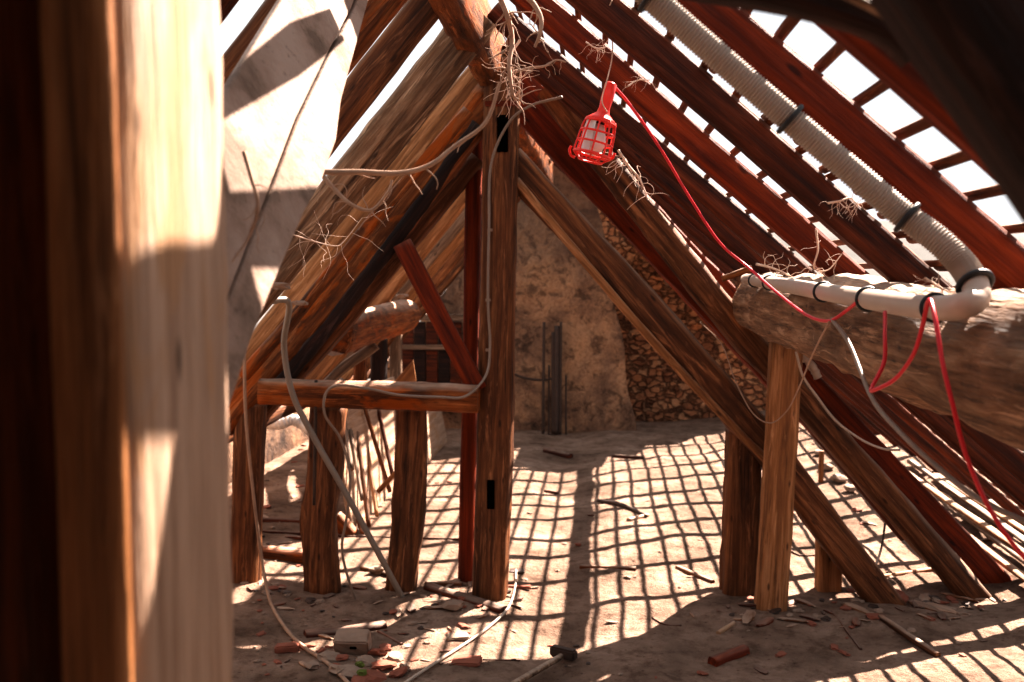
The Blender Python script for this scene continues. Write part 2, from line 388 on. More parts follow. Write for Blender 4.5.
def bl(x, z): return .04 * noise.noise(Vector((x * 1.5, 0, z * 1.5))) + .02 * noise.noise(Vector((x * 5, 2, z * 5))) + .008 * noise.noise(Vector((x * 16, 2, z * 16)))
wall_sheet('wall_back', lambda t: -2.75, lambda t: .40 - .42 * t ** 1.3 + .02 * math.sin(t * 17), 10.35,
           M['plaster'], lambda x, z: bl(x, z) + .10 * max(0, 1 - z / .9) * (1 if x > -1.2 else .3))
def stones(x, z):
    d, p = noise.voronoi(Vector((x * 8, 0, z * 11)))
    return .05 * min(.5, d[1] - d[0]) + bl(x, z)
wall_sheet('wall_back_rubble', lambda t: -.3, lambda t: 2.7, 11.0, M['rubble'], stones, nz=150, nx=260)
# low masonry under both eaves
for nm, xa in (('wall_right', 2.78), ('wall_left', -2.95)):
    vs = []; n = 120
    for i in range(n + 1):
        y = -1.5 + 12.8 * i / n; jx = .03 * noise.noise(Vector((y * 3, xa, 0)))
        h = (.12 if xa > 0 else .85) + .05 * noise.noise(Vector((y * 2, 4, xa)))
        vs += [Vector((xa - .14 + jx, y, -.3)), Vector((xa - .14 + jx, y, h - .02)), Vector((xa - .1 + jx, y, h)), Vector((xa + .25, y, h)), Vector((xa + .25, y, -.3))]
    fs = [(i * 5 + k, i * 5 + (k + 1) % 5, i * 5 + 5 + (k + 1) % 5, i * 5 + 5 + k) for i in range(n) for k in range(5)] + [(0, 1, 2, 3, 4), tuple(n * 5 + k for k in range(5))]
    struct(mesh_obj(nm, vs, fs, M['plaster']))
# land outside
om = earth('distant_fields', (.09, .09, .085), (.13, .125, .12), (.18, .17, .16), .02, .1)
def land(x, y):
    r = math.hypot(x, y); h = -7 + 34 * (1 / (1 + math.exp(-(r - 330) / 40))) * (.8 + .5 * noise.noise(Vector((x * .004, y * .004, 0))))
    return Vector((x, y, h if r > 12 else -7))
struct(grid('ground_outside', lin(-600, 900, 90), lin(-300, 900, 80), land, om))

# ------------------------------------------------------------------ right roof slope
RRy = [1.53, 2.09, 2.774, 3.42, 4.26, 4.85, 5.45, 6.05, 6.6, 7.09, 7.48, 7.97, 8.37, 8.78, 9.25, 9.7, 10.15, 10.6]
ordn = ['', 'second', 'third', 'fourth', 'fifth', 'sixth', 'seventh', 'eighth', 'ninth', 'tenth', 'eleventh', 'twelfth', 'thirteenth', 'fourteenth', 'fifteenth', 'sixteenth', 'seventeenth', 'eighteenth']
hd = .108 / 1.0
for i, Y in enumerate(RRy):
    cx = .065 / 1.325            # centre is half the rafter depth below the top
    x0, x1 = RIDGE_X + .02, 2.66
    p0 = Vector((x0, Y + .035, zr(x0) - .078)); p1 = Vector((x1, Y + .035 + random.uniform(-.03, .03), zr(x1) - .078))
    o = beam('rafter', [p0, p1] if Y < 5 else [p0 + Vector((0, 0, .022)), p1 + Vector((0, 0, .022))], .075 if Y < 5 else .05, .094 if Y < 5 else .06, M['red'] if i in (0, 1, 3) else M['deep'], sq=8, rough=.003, bow=.006, step=.08)
    lab = {0: 'nearest red-brown rafter at upper right, where the batten ends meet the frame',
           1: 'broad red-brown rafter with ribbed grey conduit strapped beneath it',
           2: 'dark rafter directly left of the ribbed grey conduit',
           3: 'reddish rafter just above and right of the red caged lamp',
           4: 'dark rafter behind the wire of the red caged lamp'}.get(i, f'dark brown rafter of the right slope, {ordn[i]} counting back from the camera')
    tag(o, lab, 'rafter', 'rafters of the right roof slope')
# battens running along the ridge
bat = []
for k in range(-7, 30):
    x = .378 + .0765 * k
    if RIDGE_X + .06 < x < 2.68 and x > .24: bat.append((x, .35, 2.81))
for k in range(-8, 40):
    x = .0205 + .088 * k
    if RIDGE_X + .06 < x < 2.68: bat.append((x, 3.3 + .5 * random.random() if x < -.02 else 2.74, 11.05))
for x, ya, yb in bat:
    x += random.uniform(-.005, .005); yb += random.uniform(-.04, .02)
    m = 8; pts = [Vector((x + random.uniform(-.004, .004), ya + (yb - ya) * q / m, zr(x) + .008)) for q in range(m + 1)]
    o = beam('roof_batten', pts, .024, .012, M['batten'], side=(1, 0, -TR), sq=8, rough=.0012, step=.25, nring=8)
    tag(o, 'thin brown slating batten nailed across the right hand rafters against white sky', 'batten', 'slating battens on the right roof slope')

# roof sheets added to shade the floor, and the covered bay behind the camera
def sheet(name, pts, mat, th=.012):
    n = (pts[1] - pts[0]).cross(pts[2] - pts[0]); n = n if n.z > 0 else -n
    return prism(name, [p + n.normalized() * th for p in pts], n, th, mat)
def onroof(xs, ys):      # the roof point whose sun shadow falls on floor point xs, ys
    z = (2.41 - .87 * xs) / (1 + .87 * .55); x = xs + .55 * z; return Vector((x, ys + .8 * z, zr(x) + .022))
o = sheet('shade_sheet', [onroof(*p) for p in ((-.02, 3.3), (.11, 4.27), (.48, 4.82), (2.3, 5.0), (2.1, 4.75), (1.74, 4.6), (.68, 3.97), (.55, 3.3))], M['nearblack'])
tag(o, 'dark sheet added over the thick log at right to shade the floor', 'shade sheet')
o = sheet('shade_sheet', [onroof(*p) for p in ((-1.68, 4.0), (-1.68, 5.0), (-1.15, 5.0), (-.9, 4.55))], M['nearblack'])
tag(o, 'dark sheet added near the ridge to shade the left floor', 'shade sheet')
o = sheet('shade_sheet', [onroof(*p) for p in ((-1.68, 3.2), (-1.68, 3.8), (-1.0, 4.2), (-.9, 4.3), (-.9, 3.9), (-1.1, 3.3))], M['nearblack'])
tag(o, 'smaller dark sheet added near the ridge to shade the left floor', 'shade sheet')
o = sheet('shade_sheet', [onroof(*p) for p in ((-.70, 10.9), (-.70, 8.25), (.05, 8.3), (.1, 8.75), (.35, 8.85), (.45, 9.25), (.75, 9.4), (.95, 9.8), (1.2, 9.95), (1.5, 10.5), (1.5, 10.9))], M['nearblack'])
tag(o, 'dark sheet added by the far gable to shade the floor there', 'shade sheet')
y0, y1 = -1.6, .25
struct(sheet('ceiling', [Vector((RIDGE_X, y0, zr(RIDGE_X) + .02)), Vector((RIDGE_X, y1, zr(RIDGE_X) + .02)), Vector((2.9, y1, zr(2.9) + .02)), Vector((2.9, y0, zr(2.9) + .02))], M['nearblack'], .03))
struct(sheet('ceiling_left', [Vector((RIDGE_X, y0, zl(RIDGE_X) + .02)), Vector((RIDGE_X, 1.5, zl(RIDGE_X) + .02)), Vector((-2.95, 1.5, zl(-2.95) + .02)), Vector((-2.95, y0, zl(-2.95) + .02))], M['nearblack'], .03))
struct(prism('wall_front', [Vector((-2.9, -1.6, -.1)), Vector((2.9, -1.6, -.1)), Vector((RIDGE_X, -1.6, zr(RIDGE_X)))], (0, 1, 0), .3, M['plaster']))

# ------------------------------------------------------------------ left roof slope
LRy = [(2.27, .07, .10, 'deep'), (2.63, .08, .10, 'brown'), (3.22, .08, .10, 'orange'), (3.60, .09, .11, 'brown'), (4.13, .12, .165, 'bark'),
       (4.90, .07, .13, 'pine'), (5.5, .08, .12, 'brown'), (6.15, .09, .12, 'orange'), (6.9, .10, .14, 'pine'), (7.5, .08, .12, 'grey'), (8.1, .08, .12, 'pine'), (8.75, .08, .12, 'brown'), (9.45, .08, .12, 'brown')]
llab = ['dark rafter tip at top left beside the blurred post', 'brown rafter at top left between white sky and the pale boards', 'orange-brown rafter emerging behind the top of the pale boards',
        'brown sawn rafter between two slits of sky on the left slope', 'rough bark-edged log rafter, thickest on the left slope', 'thin pale rafter just under the lowest slit of sky',
        'brown rafter half hidden behind the charred left principal', 'orange rafter behind the charred left principal', 'wide pale rafter seen left of the thin red post', 'grey rafter below the wide pale one beside the red brace',
        'pale rafter above the far plank door', 'brown rafter near the far gable on the left slope', 'last brown rafter against the far gable on the left']
for (Y, w, h, mt), lb in zip(LRy, llab):
    x0, x1 = RIDGE_X - .02, (-2.78 if Y < 5 else -2.16); dz = h / 2 * 1.554
    o = beam('rafter', [Vector((x0, Y, zl(x0) - dz)), Vector((x1, Y, zl(x1) - dz))], w, h, M[mt], sq=3.6 if mt == 'bark' else 6, rough=.008 if mt == 'bark' else .004, bow=.006, step=.06)
    tag(o, lb, 'rafter', 'rafters of the left roof slope')
o = beam('wall_plate_log', [(-2.12, 4.95, .70), (-2.14, 10.3, .70)], .12, .12, M['brown'], side=(1, 0, 0), sq=3, rough=.006)
tag(o, 'dark log under the feet of the far left rafters', 'log')
# ridge beam
o = beam('ridge_beam', [(-.53, 2.6, 2.66), (-.53, 6, 2.65), (-.53, 10.3, 2.64)], .13, .30, M['orange'], side=(1, 0, 0), sq=6, rough=.008)
tag(o, 'orange-brown ridge beam over the posts, end hung with pale roots', 'beam')

# ------------------------------------------------------------------ purlins
o = beam('purlin_log', [(.80, 5.0, 1.462), (.80, 3.6, 1.452), (.80, 2.2, 1.435), (.80, .5, 1.43)], .27, .29, M['bark'], side=(1, 0, 0), sq=2.2, rough=.016, step=.03, nring=28, ragged=.05)
tag(o, 'thick round bark-rough log on the right carrying the pale conduit', 'log')
o = beam('purlin_log', [(.76, 5.6, 1.53), (.76, 10.9, 1.53)], .10, .11, M['bark'], side=(1, 0, 0), sq=2.4, rough=.012)
tag(o, 'thinner far log continuing behind the right truss toward gable', 'log')
o = beam('purlin_log', [(-1.42, 7.35, 1.30), (-1.42, 6.3, 1.29), (-1.42, 5.3, 1.28)], .22, .23, M['orange'], side=(1, 0, 0), sq=2.3, rough=.012, nring=20, ragged=.12)
tag(o, 'broken-ended log low on the left, resting on an orange stud', 'log')

# ------------------------------------------------------------------ truss
# king post with mortise
kp = ibeam('king_post', [(502, 60), (500, 200), (497, 350), (494, 480), (489, 606)], 4.9, 35, M['brown'], depth=.15, sq=5, rough=.007, nring=20)
tag(kp, 'tall thick dark brown post in the centre with slotted mortise', 'post')
def on_part(name, px0, px1, Y, dep, mat, parent):
    a = at(px0[0], px0[1], Y); b = at(px1[0], px1[1], Y); c = (a + b) / 2
    return box_obj(name, c, abs(b.x - a.x), dep, abs(b.z - a.z), mat, parent=parent, bev=.002)
q = on_part('mortise', (487, 480), (494.5, 509), 4.823, .01, M['dark'], kp); q['label'] = 'narrow mortise slot, its shade painted as a black plate'  # black plates on the post face paint the shade of the mortises
q = on_part('mortise', (497, 115), (508, 152), 4.823, .01, M['dark'], kp); q['label'] = 'mortise near the post head, its shade painted black'
q = on_part('iron_strap', (485, 101), (517, 106), 4.822, .012, M['red'], kp); q['label'] = 'reddish band round the post head'
for (x, y) in ((490, 230), (488, 300), (488, 350)):
    q = on_part('cable_clip', (x - 2.5, y - 1.5), (x + 2.5, y + 1.5), 4.80, .02, M['mortar'], kp)
o = ibeam('post', [(475, 105), (472, 300), (466, 588)], 5.12, 15.5, M['red'], depth=.09, sq=8, rough=.003)
tag(o, 'thin red-brown post standing directly left of the central post', 'post')
# left side
o = ibeam('principal_rafter', [(492, 96), (385, 232), (300, 335), (222, 424)], 4.92, 36, M['orange'], depth=.14, sq=4, rough=.010, nring=20, bow=.005)
tag(o, 'charred orange and black sloping principal left of the central post', 'beam')
q = ibeam('charred_strip', [(478, 124), (395, 240), (330, 325), (270, 397)], 4.85, 13, M['nearblack'], depth=.03, sq=4, rough=.008, nring=12)
q.parent = o; q.matrix_basis = o.matrix_world.inverted() @ q.matrix_basis; q['label'] = 'black charred strip along the middle'
o = ibeam('sloping_beam', [(478, 158), (405, 247), (330, 338), (262, 412)], 5.08, 17, M['brown'], depth=.10, sq=5, rough=.006)
tag(o, 'narrower brown beam running just below the charred left principal', 'beam')
o = ibeam('sloping_beam', [(468, 110), (370, 225), (290, 322), (243, 376)], [4.70, 4.70, 4.70, 4.70], 12, M['orange'], depth=.06, sq=5, rough=.006)
tag(o, 'slim orange batten nailed along the upper edge of the charred principal', 'beam')
o = ibeam('brace', [(402, 243), (440, 318), (478, 390)], 4.80, 19, M['red'], depth=.05, sq=9, rough=.002)
tag(o, 'smooth red brace slanting from the left principal to the tie beam', 'brace')
tb = ibeam('tie_beam', [(262, 391), (320, 393), (400, 395), (479, 399)], 4.76, 27, M['orange'], depth=.15, sq=3.5, rough=.009, nring=20, side=(0, 1, 0))
tag(tb, 'short horizontal tie beam with bleached top left of the central post', 'beam')
o = ibeam('post', [(251, 402), (248, 480), (245, 592)], 4.93, 31, M['brown'], depth=.13, sq=4, rough=.008)
tag(o, 'leftmost short brown post under the charred left principal', 'post')
o = ibeam('post', [(329, 404), (327, 470), (320, 520), (324, 594)], 4.86, 35, M['brown'], depth=.15, sq=3.5, rough=.014, crack=True, nring=20)
tag(o, 'split and cracked post behind the slanting grey conduit', 'post')
o = ibeam('post', [(412, 406), (411, 470), (407, 530), (400, 592)], 4.92, 31, M['brown'], depth=.13, sq=3.2, rough=.010, nring=20)
tag(o, 'crooked post tapering to its foot under the tie beam', 'post')
o = ibeam('iron_rod', [(316, 380), (314, 505)], 4.72, 3.2, M['steel'], sq=2.5, rough=.001, nring=8)
tag(o, 'thin black iron rod hanging beside the cracked post', 'rod')
o = ibeam('plank', [(404, 240), (470, 170)], 5.9, 14, M['pine'], depth=.03, sq=8, rough=.003)
tag(o, 'short pale board behind the top of the red brace', 'plank')
# right side
o = ibeam('principal_rafter', [(512, 84), (700, 284), (860, 452), (1022, 622)], 5.28, 43, M['red'], depth=.10, sq=9, rough=.004, nring=20)
tag(o, 'broad red-stained principal sloping right down to the floor', 'beam')
o = ibeam('sloping_beam', [(548, 88), (622, 184), (735, 327), (797, 394), (990, 614)], 5.08, 27, M['brown'], depth=.13, sq=3.2, rough=.010, nring=20)
tag(o, 'rough brown beam in front of the red principal, foot nearest right corner', 'beam')
b1 = ibeam('strut', [(508, 160), (648, 309), (730, 404), (772, 452), (815, 510), (892, 612)], 4.97, 32, M['brown'], depth=.13, sq=5, rough=.007, nring=20, step=.04)
tag(b1, 'long dark strut from central post down behind the right posts', 'strut')
q = ibeam('edge_board', [(516, 180), (640, 327), (727, 420), (768, 462)], 4.90, 8, M['pine'], depth=.03, sq=6, rough=.003)
q.parent = b1; q.matrix_basis = b1.matrix_world.inverted() @ q.matrix_basis; q['label'] = 'pale strip along the lower edge'
po = ibeam('post', [(744, 428), (741, 500), (739, 612)], 5.06, 36, M['brown'], depth=.13, sq=4, rough=.009, crack=True, nring=20)
tag(po, 'dark split double post left of the pale pine post', 'post')
o = ibeam('post', [(786, 338), (780, 450), (775, 540), (769, 618)], 4.80, 30, M['pine'], depth=.12, sq=7, rough=.004)
tag(o, 'pale pine post propping the end of the thick right log', 'post')
o = ibeam('post', [(829, 535), (828, 612)], 5.12, 24, M['pine'], depth=.10, sq=7, rough=.004)
tag(o, 'short pine stub standing behind the strut foot', 'post')
o = ibeam('brace_peg', [(722, 279), (752, 268)], 4.4, 6, M['orange'], sq=5, rough=.002)
tag(o, 'small wooden peg sticking out at the tip of the thick log', 'peg')
o = ibeam('sloping_beam', [(800, 412), (850, 470), (905, 536)], 5.45, 13, M['deep'], sq=6, rough=.003)
tag(o, 'thin dark beam beneath the rough brown beam right of pine post', 'beam')

# ------------------------------------------------------------------ foreground timbers
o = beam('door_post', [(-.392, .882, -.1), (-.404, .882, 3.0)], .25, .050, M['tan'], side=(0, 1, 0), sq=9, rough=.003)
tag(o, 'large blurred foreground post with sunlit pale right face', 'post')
q = beam('front_face', [(-.392, .752, -.1), (-.404, .752, 3.0)], .02, .052, M['pine'], side=(0, 1, 0), sq=9, rough=.001, parent=o)  # darker wood puts the front face's shade into its colour
q['label'] = 'front face with its shade put into a darker wood colour'
o = beam('post', [(-.54, .90, -.1), (-.55, .90, 3.0)], .12, .14, M['deep'], side=(0, 1, 0), sq=6, rough=.004)
tag(o, 'very dark blurred post at the left edge of the photo', 'post')
# pale boards
pn = Vector((.86, -.26, .44)).normalized(); p0 = at(290, 200, 1.75)
def onpl(px, py):
    r = ray(px, py); return CAM + r * ((p0 - CAM).dot(pn) / r.dot(pn))
pe = empty('pale_board_panel', onpl(250, 380))
tag(pe, 'large pale limewashed board panel, sunlit, narrowing downwards beside blurred post', 'panel')
prism('board', [onpl(*p) for p in ((366, -30), (352, 8), (325, 60), (296, 120), (262, 210), (216, 330), (160, 300), (150, 180), (225, 92), (300, -30))], pn, .03, M['pale'], pe)
prism('board', [onpl(*p) for p in ((378, -30), (368, 4), (342, 100), (337, 140), (322, 182), (305, 212), (272, 290), (252, 340), (224, 428), (216, 425), (216, 332), (264, 211), (298, 121), (327, 61), (354, 9), (369, -30))], pn, .035, M['pale'], pe)
# dark beams at upper right
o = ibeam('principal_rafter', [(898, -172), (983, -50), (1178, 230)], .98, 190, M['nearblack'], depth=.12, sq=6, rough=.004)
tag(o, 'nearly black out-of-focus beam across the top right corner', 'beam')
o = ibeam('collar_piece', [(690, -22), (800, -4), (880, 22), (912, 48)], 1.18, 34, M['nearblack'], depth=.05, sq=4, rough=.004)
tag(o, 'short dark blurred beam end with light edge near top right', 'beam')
q = ibeam('light_edge', [(815, -18), (870, 6), (903, 30), (930, 62), (955, 100)], 1.14, 8, M['grey'], depth=.015, sq=4, rough=.002, nring=8)  # paler strip along the edge of the beam end
q.parent = o; q.matrix_basis = o.matrix_world.inverted() @ q.matrix_basis; q['label'] = 'pale edge'

def sunroof(P):
    t = (2.41 - .87 * P.x - P.z + .04) / (1 + .87 * .55); q = P + SD * t
    if q.x < RIDGE_X: t = (2.77 + 1.19 * (P.x + .5) - P.z + .04) / (1 - 1.19 * .55); q = P + SD * t
    return q
def onx(px, py, X):
    r = ray(px, py); return CAM + r * (X / r.x)
def shade(poly, label, lift=0):  # unseen boards added above the roof to shade the given faces
    pts = [sunroof(p) for p in poly]; n = (pts[1] - pts[0]).cross(pts[2] - pts[0]); n = n if n.z > 0 else -n
    n.normalize(); p0_ = pts[0]; pts = [p - SD * ((p - p0_).dot(n) / SD.dot(n)) for p in pts]
    tag(prism('shade_board', [p + n * (.012 + lift) for p in pts], n, .012, M['nearblack']), label, 'board')
shade([onpl(*p) for p in ((200, 95), (290, 22), (330, 8), (345, 40), (300, 75), (205, 130))], 'unseen board added to shade the upper pale panel')
shade([onpl(*p) for p in ((205, 192), (325, 186), (300, 268), (205, 262))], 'second unseen board added to shade the pale panel')
shade([onx(x, y, -.372) for x, y in ((112, 250), (236, 232), (240, 410), (185, 432), (112, 436))], 'unseen board added to shade the blurred post')
shade([onx(x, y, -.372) for x, y in ((186, 425), (250, 400), (262, 740), (140, 740), (150, 650), (172, 520))], 'unseen board added to shade the lower blurred post', .015)

# ------------------------------------------------------------------ conduits and cables
def ties(parent, lst, path, r):
    for (px, py, Y) in lst:
        c = at(px, py, Y)
        j = min(range(len(path)), key=lambda i: (path[i] - c).length); a = path[max(0, j - 1)]; b = path[min(len(path) - 1, j + 1)]
        t = (b - a).normalized(); c = path[j]
        n0 = t.orthogonal().normalized(); bn = t.cross(n0)
        ring = [c + (n0 * math.cos(2 * math.pi * k / 18) + bn * math.sin(2 * math.pi * k / 18)) * (r * 1.04) for k in range(19)]
        q = tube('cable_tie', ring, .0058, M['black'], seg=6, n=2, cap=False)
        q.parent = parent; q.matrix_basis = parent.matrix_world.inverted() @ q.matrix_basis
cp = [(630, -22, 2.0), (668, 12, 2.0), (720, 58, 2.0), (790, 119, 2.0), (850, 170, 2.0), (900, 212, 2.0), (938, 240, 1.97), (962, 264, 1.94), (975, 284, 1.90)]
cd = itube('ribbed_conduit', cp, .0275, M['conduit'], seg=16, rib=.0068)
tag(cd, 'long grey ribbed conduit strapped along the underside of rafter', 'conduit')
path = catmull([at(*p) for p in cp], 12)
ties(cd, [(652, -2, 2.0), (789, 118, 2.0), (905, 217, 2.0), (976, 285, 1.9)], path, .029)
wp = [(975, 284, 1.90), (976, 298, 1.87), (962, 306, 1.86), (935, 308, 1.98), (900, 304, 2.16), (868, 299, 2.4), (830, 293, 2.8), (790, 286, 3.4), (746, 279, 4.6)]
cw = itube('smooth_conduit', wp, .0245, M['whitepipe'], seg=16, n=10)
tag(cw, 'pale smooth conduit lying along the top of the thick log', 'conduit')
ties(cw, [(935, 308, 1.98), (868, 299, 2.4), (822, 292, 2.9), (772, 283, 3.9), (757, 281, 4.3)], catmull([at(*p) for p in wp], 12), .024)
o = itube('hanging_cable', [(612, 84, 2.9), (630, 105, 3.0), (660, 148, 3.1), (690, 198, 3.2), (720, 243, 3.2), (748, 267, 3.2), (775, 291, 3.0), (805, 314, 2.75), (828, 321, 2.6), (846, 311, 2.5), (862, 299, 2.38), (882, 294, 2.3)], .0045, M['redcable'])
tag(o, 'red cable running from the caged lamp down to the log', 'cable')
o = itube('hanging_cable', [(885, 312, 2.17), (885, 335, 2.1), (884, 362, 2.08), (872, 387, 2.06), (874, 390, 2.0), (895, 379, 1.95), (913, 355, 1.9), (922, 328, 1.88), (929, 300, 1.84), (935, 318, 1.78), (943, 365, 1.74), (954, 410, 1.72), (965, 452, 1.72), (985, 500, 1.72), (1010, 540, 1.72), (1040, 575, 1.72)], .0042, M['redcable'])
tag(o, 'red cable looped over the pale conduit and hanging at right', 'cable')
o = itube('hanging_cable', [(832, 319, 2.58), (850, 345, 2.45), (872, 398, 2.25), (900, 432, 2.1), (935, 465, 2.0), (980, 500, 1.9), (1040, 528, 1.8)], .0055, M['greycable'])
tag(o, 'grey cable slanting down right below the thick log', 'cable')
o = itube('twine', [(829, 322, 2.58), (812, 356, 3.0), (797, 392, 4.0), (786, 412, 4.66), (770, 423, 4.66), (752, 412, 4.7), (735, 380, 4.75), (722, 345, 4.8), (700, 322, 4.8)], .003, M['twig'], seg=6)
tag(o, 'thin pale twine looping across the pine post', 'twine')
o = itube('hanging_cable', [(796, 352, 4.66), (803, 376, 4.72), (818, 398, 4.8), (836, 421, 4.85), (862, 440, 4.85), (884, 449, 4.85), (900, 450, 4.8)], .006, M['whitecable'])
tag(o, 'white cable drooping over the red and brown beams at right', 'cable')
o = itube('foam_strip', [(802, 354, 4.9), (813, 368, 4.9), (818, 378, 4.9)], .02, M['whitecable'], jit=.3)
tag(o, 'short white foam roll tucked beside the pine post head', 'foam roll')
o = itube('hanging_cable', [(562, 97, 4.5), (530, 106, 4.6), (508, 124, 4.74), (491, 165, 4.79), (489, 230, 4.79), (488, 300, 4.79), (490, 345, 4.79), (486, 375, 4.74), (466, 396, 4.64), (440, 397, 4.63), (400, 395, 4.63), (370, 389, 4.63), (340, 385, 4.63), (326, 393, 4.62), (325, 415, 4.62), (341, 440, 4.68), (350, 475, 4.70), (347, 515, 4.70), (342, 550, 4.70), (352, 590, 4.72), (362, 612, 4.75)], .0065, M['greycable'])
tag(o, 'grey cable down the central post and along the tie beam', 'cable')
o = itube('loose_conduit', [(252, 306, 4.3), (272, 301, 4.3), (289, 304, 4.4), (284, 345, 4.55), (292, 392, 4.58), (312, 434, 4.6), (345, 492, 4.62), (380, 556, 4.68), (410, 612, 4.78)], .0145, M['greypipe'], seg=12)
tag(o, 'stiff grey conduit slanting down in front of the cracked post', 'conduit')
rp = [at(244, 345, 4.55), at(246, 420, 4.6), at(254, 500, 4.65), at(262, 560, 4.72)] + [fl(270, 603, .012), fl(285, 630, .012), fl(302, 648, .012), fl(330, 668, .012), fl(352, 690, .012)]
tag(tube('rope', rp, .0085, M['twig']), 'tan cord hanging at left and trailing over the earth', 'cord')
tag(tube('floor_cable', [fl(516, 572, .01), fl(515, 590, .01), fl(508, 610, .01), fl(490, 628, .01), fl(468, 644, .01), fl(440, 662, .01), fl(398, 690, .01)], .0065, M['whitecable']), 'whitish cable lying on sunlit floor beside the central post', 'cable')
tag(tube('floor_cable', [fl(598, 503, .015), fl(615, 505, .015), fl(630, 510, .012), fl(646, 518, .012)], .014, M['steel'], jit=.3), 'dark bent offcut of hose in the sunlit grid', 'hose')
o = tube('flexible_hose', [at(252, 418, 7.9), at(264, 423, 7.7), at(280, 424, 7.6), at(292, 420, 7.6), at(303, 424, 7.6), at(312, 432, 7.5)], .047, M['hose'], seg=14, rib=.03)
tag(o, 'white flexible ribbed hose lying behind the left posts', 'hose')

# ------------------------------------------------------------------ caged lamp
top = at(611, 84, 2.9); bot = at(591, 158, 2.9); dv = (bot - top); Lt = dv.length; dv.normalize()
sx = dv.cross(Vector((0, 1, 0))).normalized(); sy = dv.cross(sx)
lm = Matrix(((sx.x, sy.x, dv.x), (sx.y, sy.y, dv.y), (sx.z, sy.z, dv.z)))
lamp = empty('work_lamp', top, lm.to_4x4()); tag(lamp, 'red caged hand lamp hanging by a wire from the rafters', 'lamp')
def lathe(name, prof, mat, parent, seg=24, ox=0):
    vs = []; fs = []
    for (r, z) in prof:
        for j in range(seg): a = 2 * math.pi * j / seg; vs.append((r * math.cos(a) + ox, r * math.sin(a), z))
    for i in range(len(prof) - 1):
        for j in range(seg): a, b = i * seg + j, i * seg + (j + 1) % seg; fs.append((a, b, b + seg, a + seg))
    fs.append(tuple(range(seg))[::-1]); fs.append(tuple(range((len(prof) - 1) * seg, len(prof) * seg)))
    o = mesh_obj(name, vs, fs, mat); o.parent = parent; return o
k = Lt / .226
lathe('handle', [(.010, -.005), (.017, 0), (.018, .04), (.016, .07), (.019, .085), (.034, .098), (.044, .105), (.044, .112)], M['redlamp'], lamp)
cg = empty('cage', (0, 0, 0)); cg.parent = lamp; cg.matrix_basis = Matrix.Identity(4)
def ltube(name, pts, r, mat, parent, seg=8, n=3):
    o = tube(name, pts, r, mat, seg=seg, n=n); o.parent = parent; o.matrix_basis = Matrix.Translation(Vector(pts[0])); return o
for z, r in ((.112, .044), (.142, .049), (.172, .051), (.205, .052)):
    ltube('hoop', [Vector((r * math.cos(a), r * math.sin(a), z)) for a in [2 * math.pi * i / 20 for i in range(21)]], .0030 if z < .2 else .005, M['redlamp'], cg)
for i in range(9):
    a = 2 * math.pi * i / 9 + .2
    ltube('bar', [Vector((r * math.cos(a), r * math.sin(a), z)) for z, r in ((.105, .042), (.13, .048), (.172, .052), (.205, .053), (.222, .036))], .0028, M['redlamp'], cg)
ltube('hoop', [Vector((.034 * math.cos(a), .034 * math.sin(a), .224)) for a in [2 * math.pi * i / 16 for i in range(17)]], .003, M['redlamp'], cg)
ltube('hook', [Vector((-.045, 0, .225)), Vector((-.058, 0, .222)), Vector((-.066, 0, .208)), Vector((-.064, 0, .196))], .004, M['redlamp'], lamp)
ltube('hook', [Vector((.045, 0, .212)), Vector((.060, 0, .200)), Vector((.062, 0, .185))], .004, M['redlamp'], lamp)
lathe('bulb', [(.012, .11), (.020, .125), (.030, .15), (.033, .175), (.028, .195), (.012, .207)], M['diff'], lamp, 20, -.004)
lathe('socket', [(.016, .10), (.017, .132)], M['black'], lamp, 16, -.004)
refl = []
for i in range(9):
    a = math.radians(-60 + i * 17 + 165); refl.append((.041 * math.cos(a), .041 * math.sin(a)))
mo = mesh_obj('reflector', [(x, y, z) for z in (.115, .2) for x, y in refl], [(i, i + 1, i + 10, i + 9) for i in range(8)], M['diff']); mo.parent = lamp
o = itube('hanging_wire', [(607, 112, 2.86), (602, 100, 2.85), (607, 80, 2.84), (612, 58, 2.84), (612, 38, 2.83), (607, 15, 2.8), (612, 0, 2.75)], .0018, M['web'], seg=6)
tag(o, 'thin pale wire holding up the red caged lamp', 'wire')

# ------------------------------------------------------------------ roots, webs
def root_tuft(label, seeds, Y, mat='web', r=.004, nsub=6, ln=.12, name='dry_root'):
    """one branching piece: main strand plus side strands, a single mesh"""
    vs = []; fs = []
    def add(pts, rad):
        path = catmull(pts, 5); m = len(path); b0 = len(vs); t = path[1] - path[0]; nn = t.orthogonal().normalized()
        for i, p in enumerate(path):
            t = (path[min(i + 1, m - 1)] - path[max(i - 1, 0)]).normalized(); nn = (nn - t * t.dot(nn)).normalized(); bn = t.cross(nn); rr = rad * (1 - .55 * i / m)
            for j in range(5): a = 2 * math.pi * j / 5; vs.append(p + nn * math.cos(a) * rr + bn * math.sin(a) * rr)
        for i in range(m - 1):
            for j in range(5): a, b = b0 + i * 5 + j, b0 + i * 5 + (j + 1) % 5; fs.append((a, b, b + 5, a + 5))
        return path
    main = add([at(x, y, Y + random.uniform(-.02, .02)) for x, y in seeds], r)
    for s in range(int(nsub * 1.6)):
        p = random.choice(main[2:]).copy(); pts = [p]; d = Vector((random.uniform(-1, 1), random.uniform(-.3, .3), random.uniform(-1, .6))).normalized()
        for q in range(4):
            d = (d + Vector((random.uniform(-.7, .7), random.uniform(-.3, .3), random.uniform(-.7, .5)))).normalized(); p = p + d * ln * .12; pts.append(p)
        add(pts, r * .26)
    o0 = vs[0].copy(); o = mesh_obj(name, [v - o0 for v in vs], fs, M[mat], mw=Matrix.Translation(o0))
    return tag(o, label, 'root')
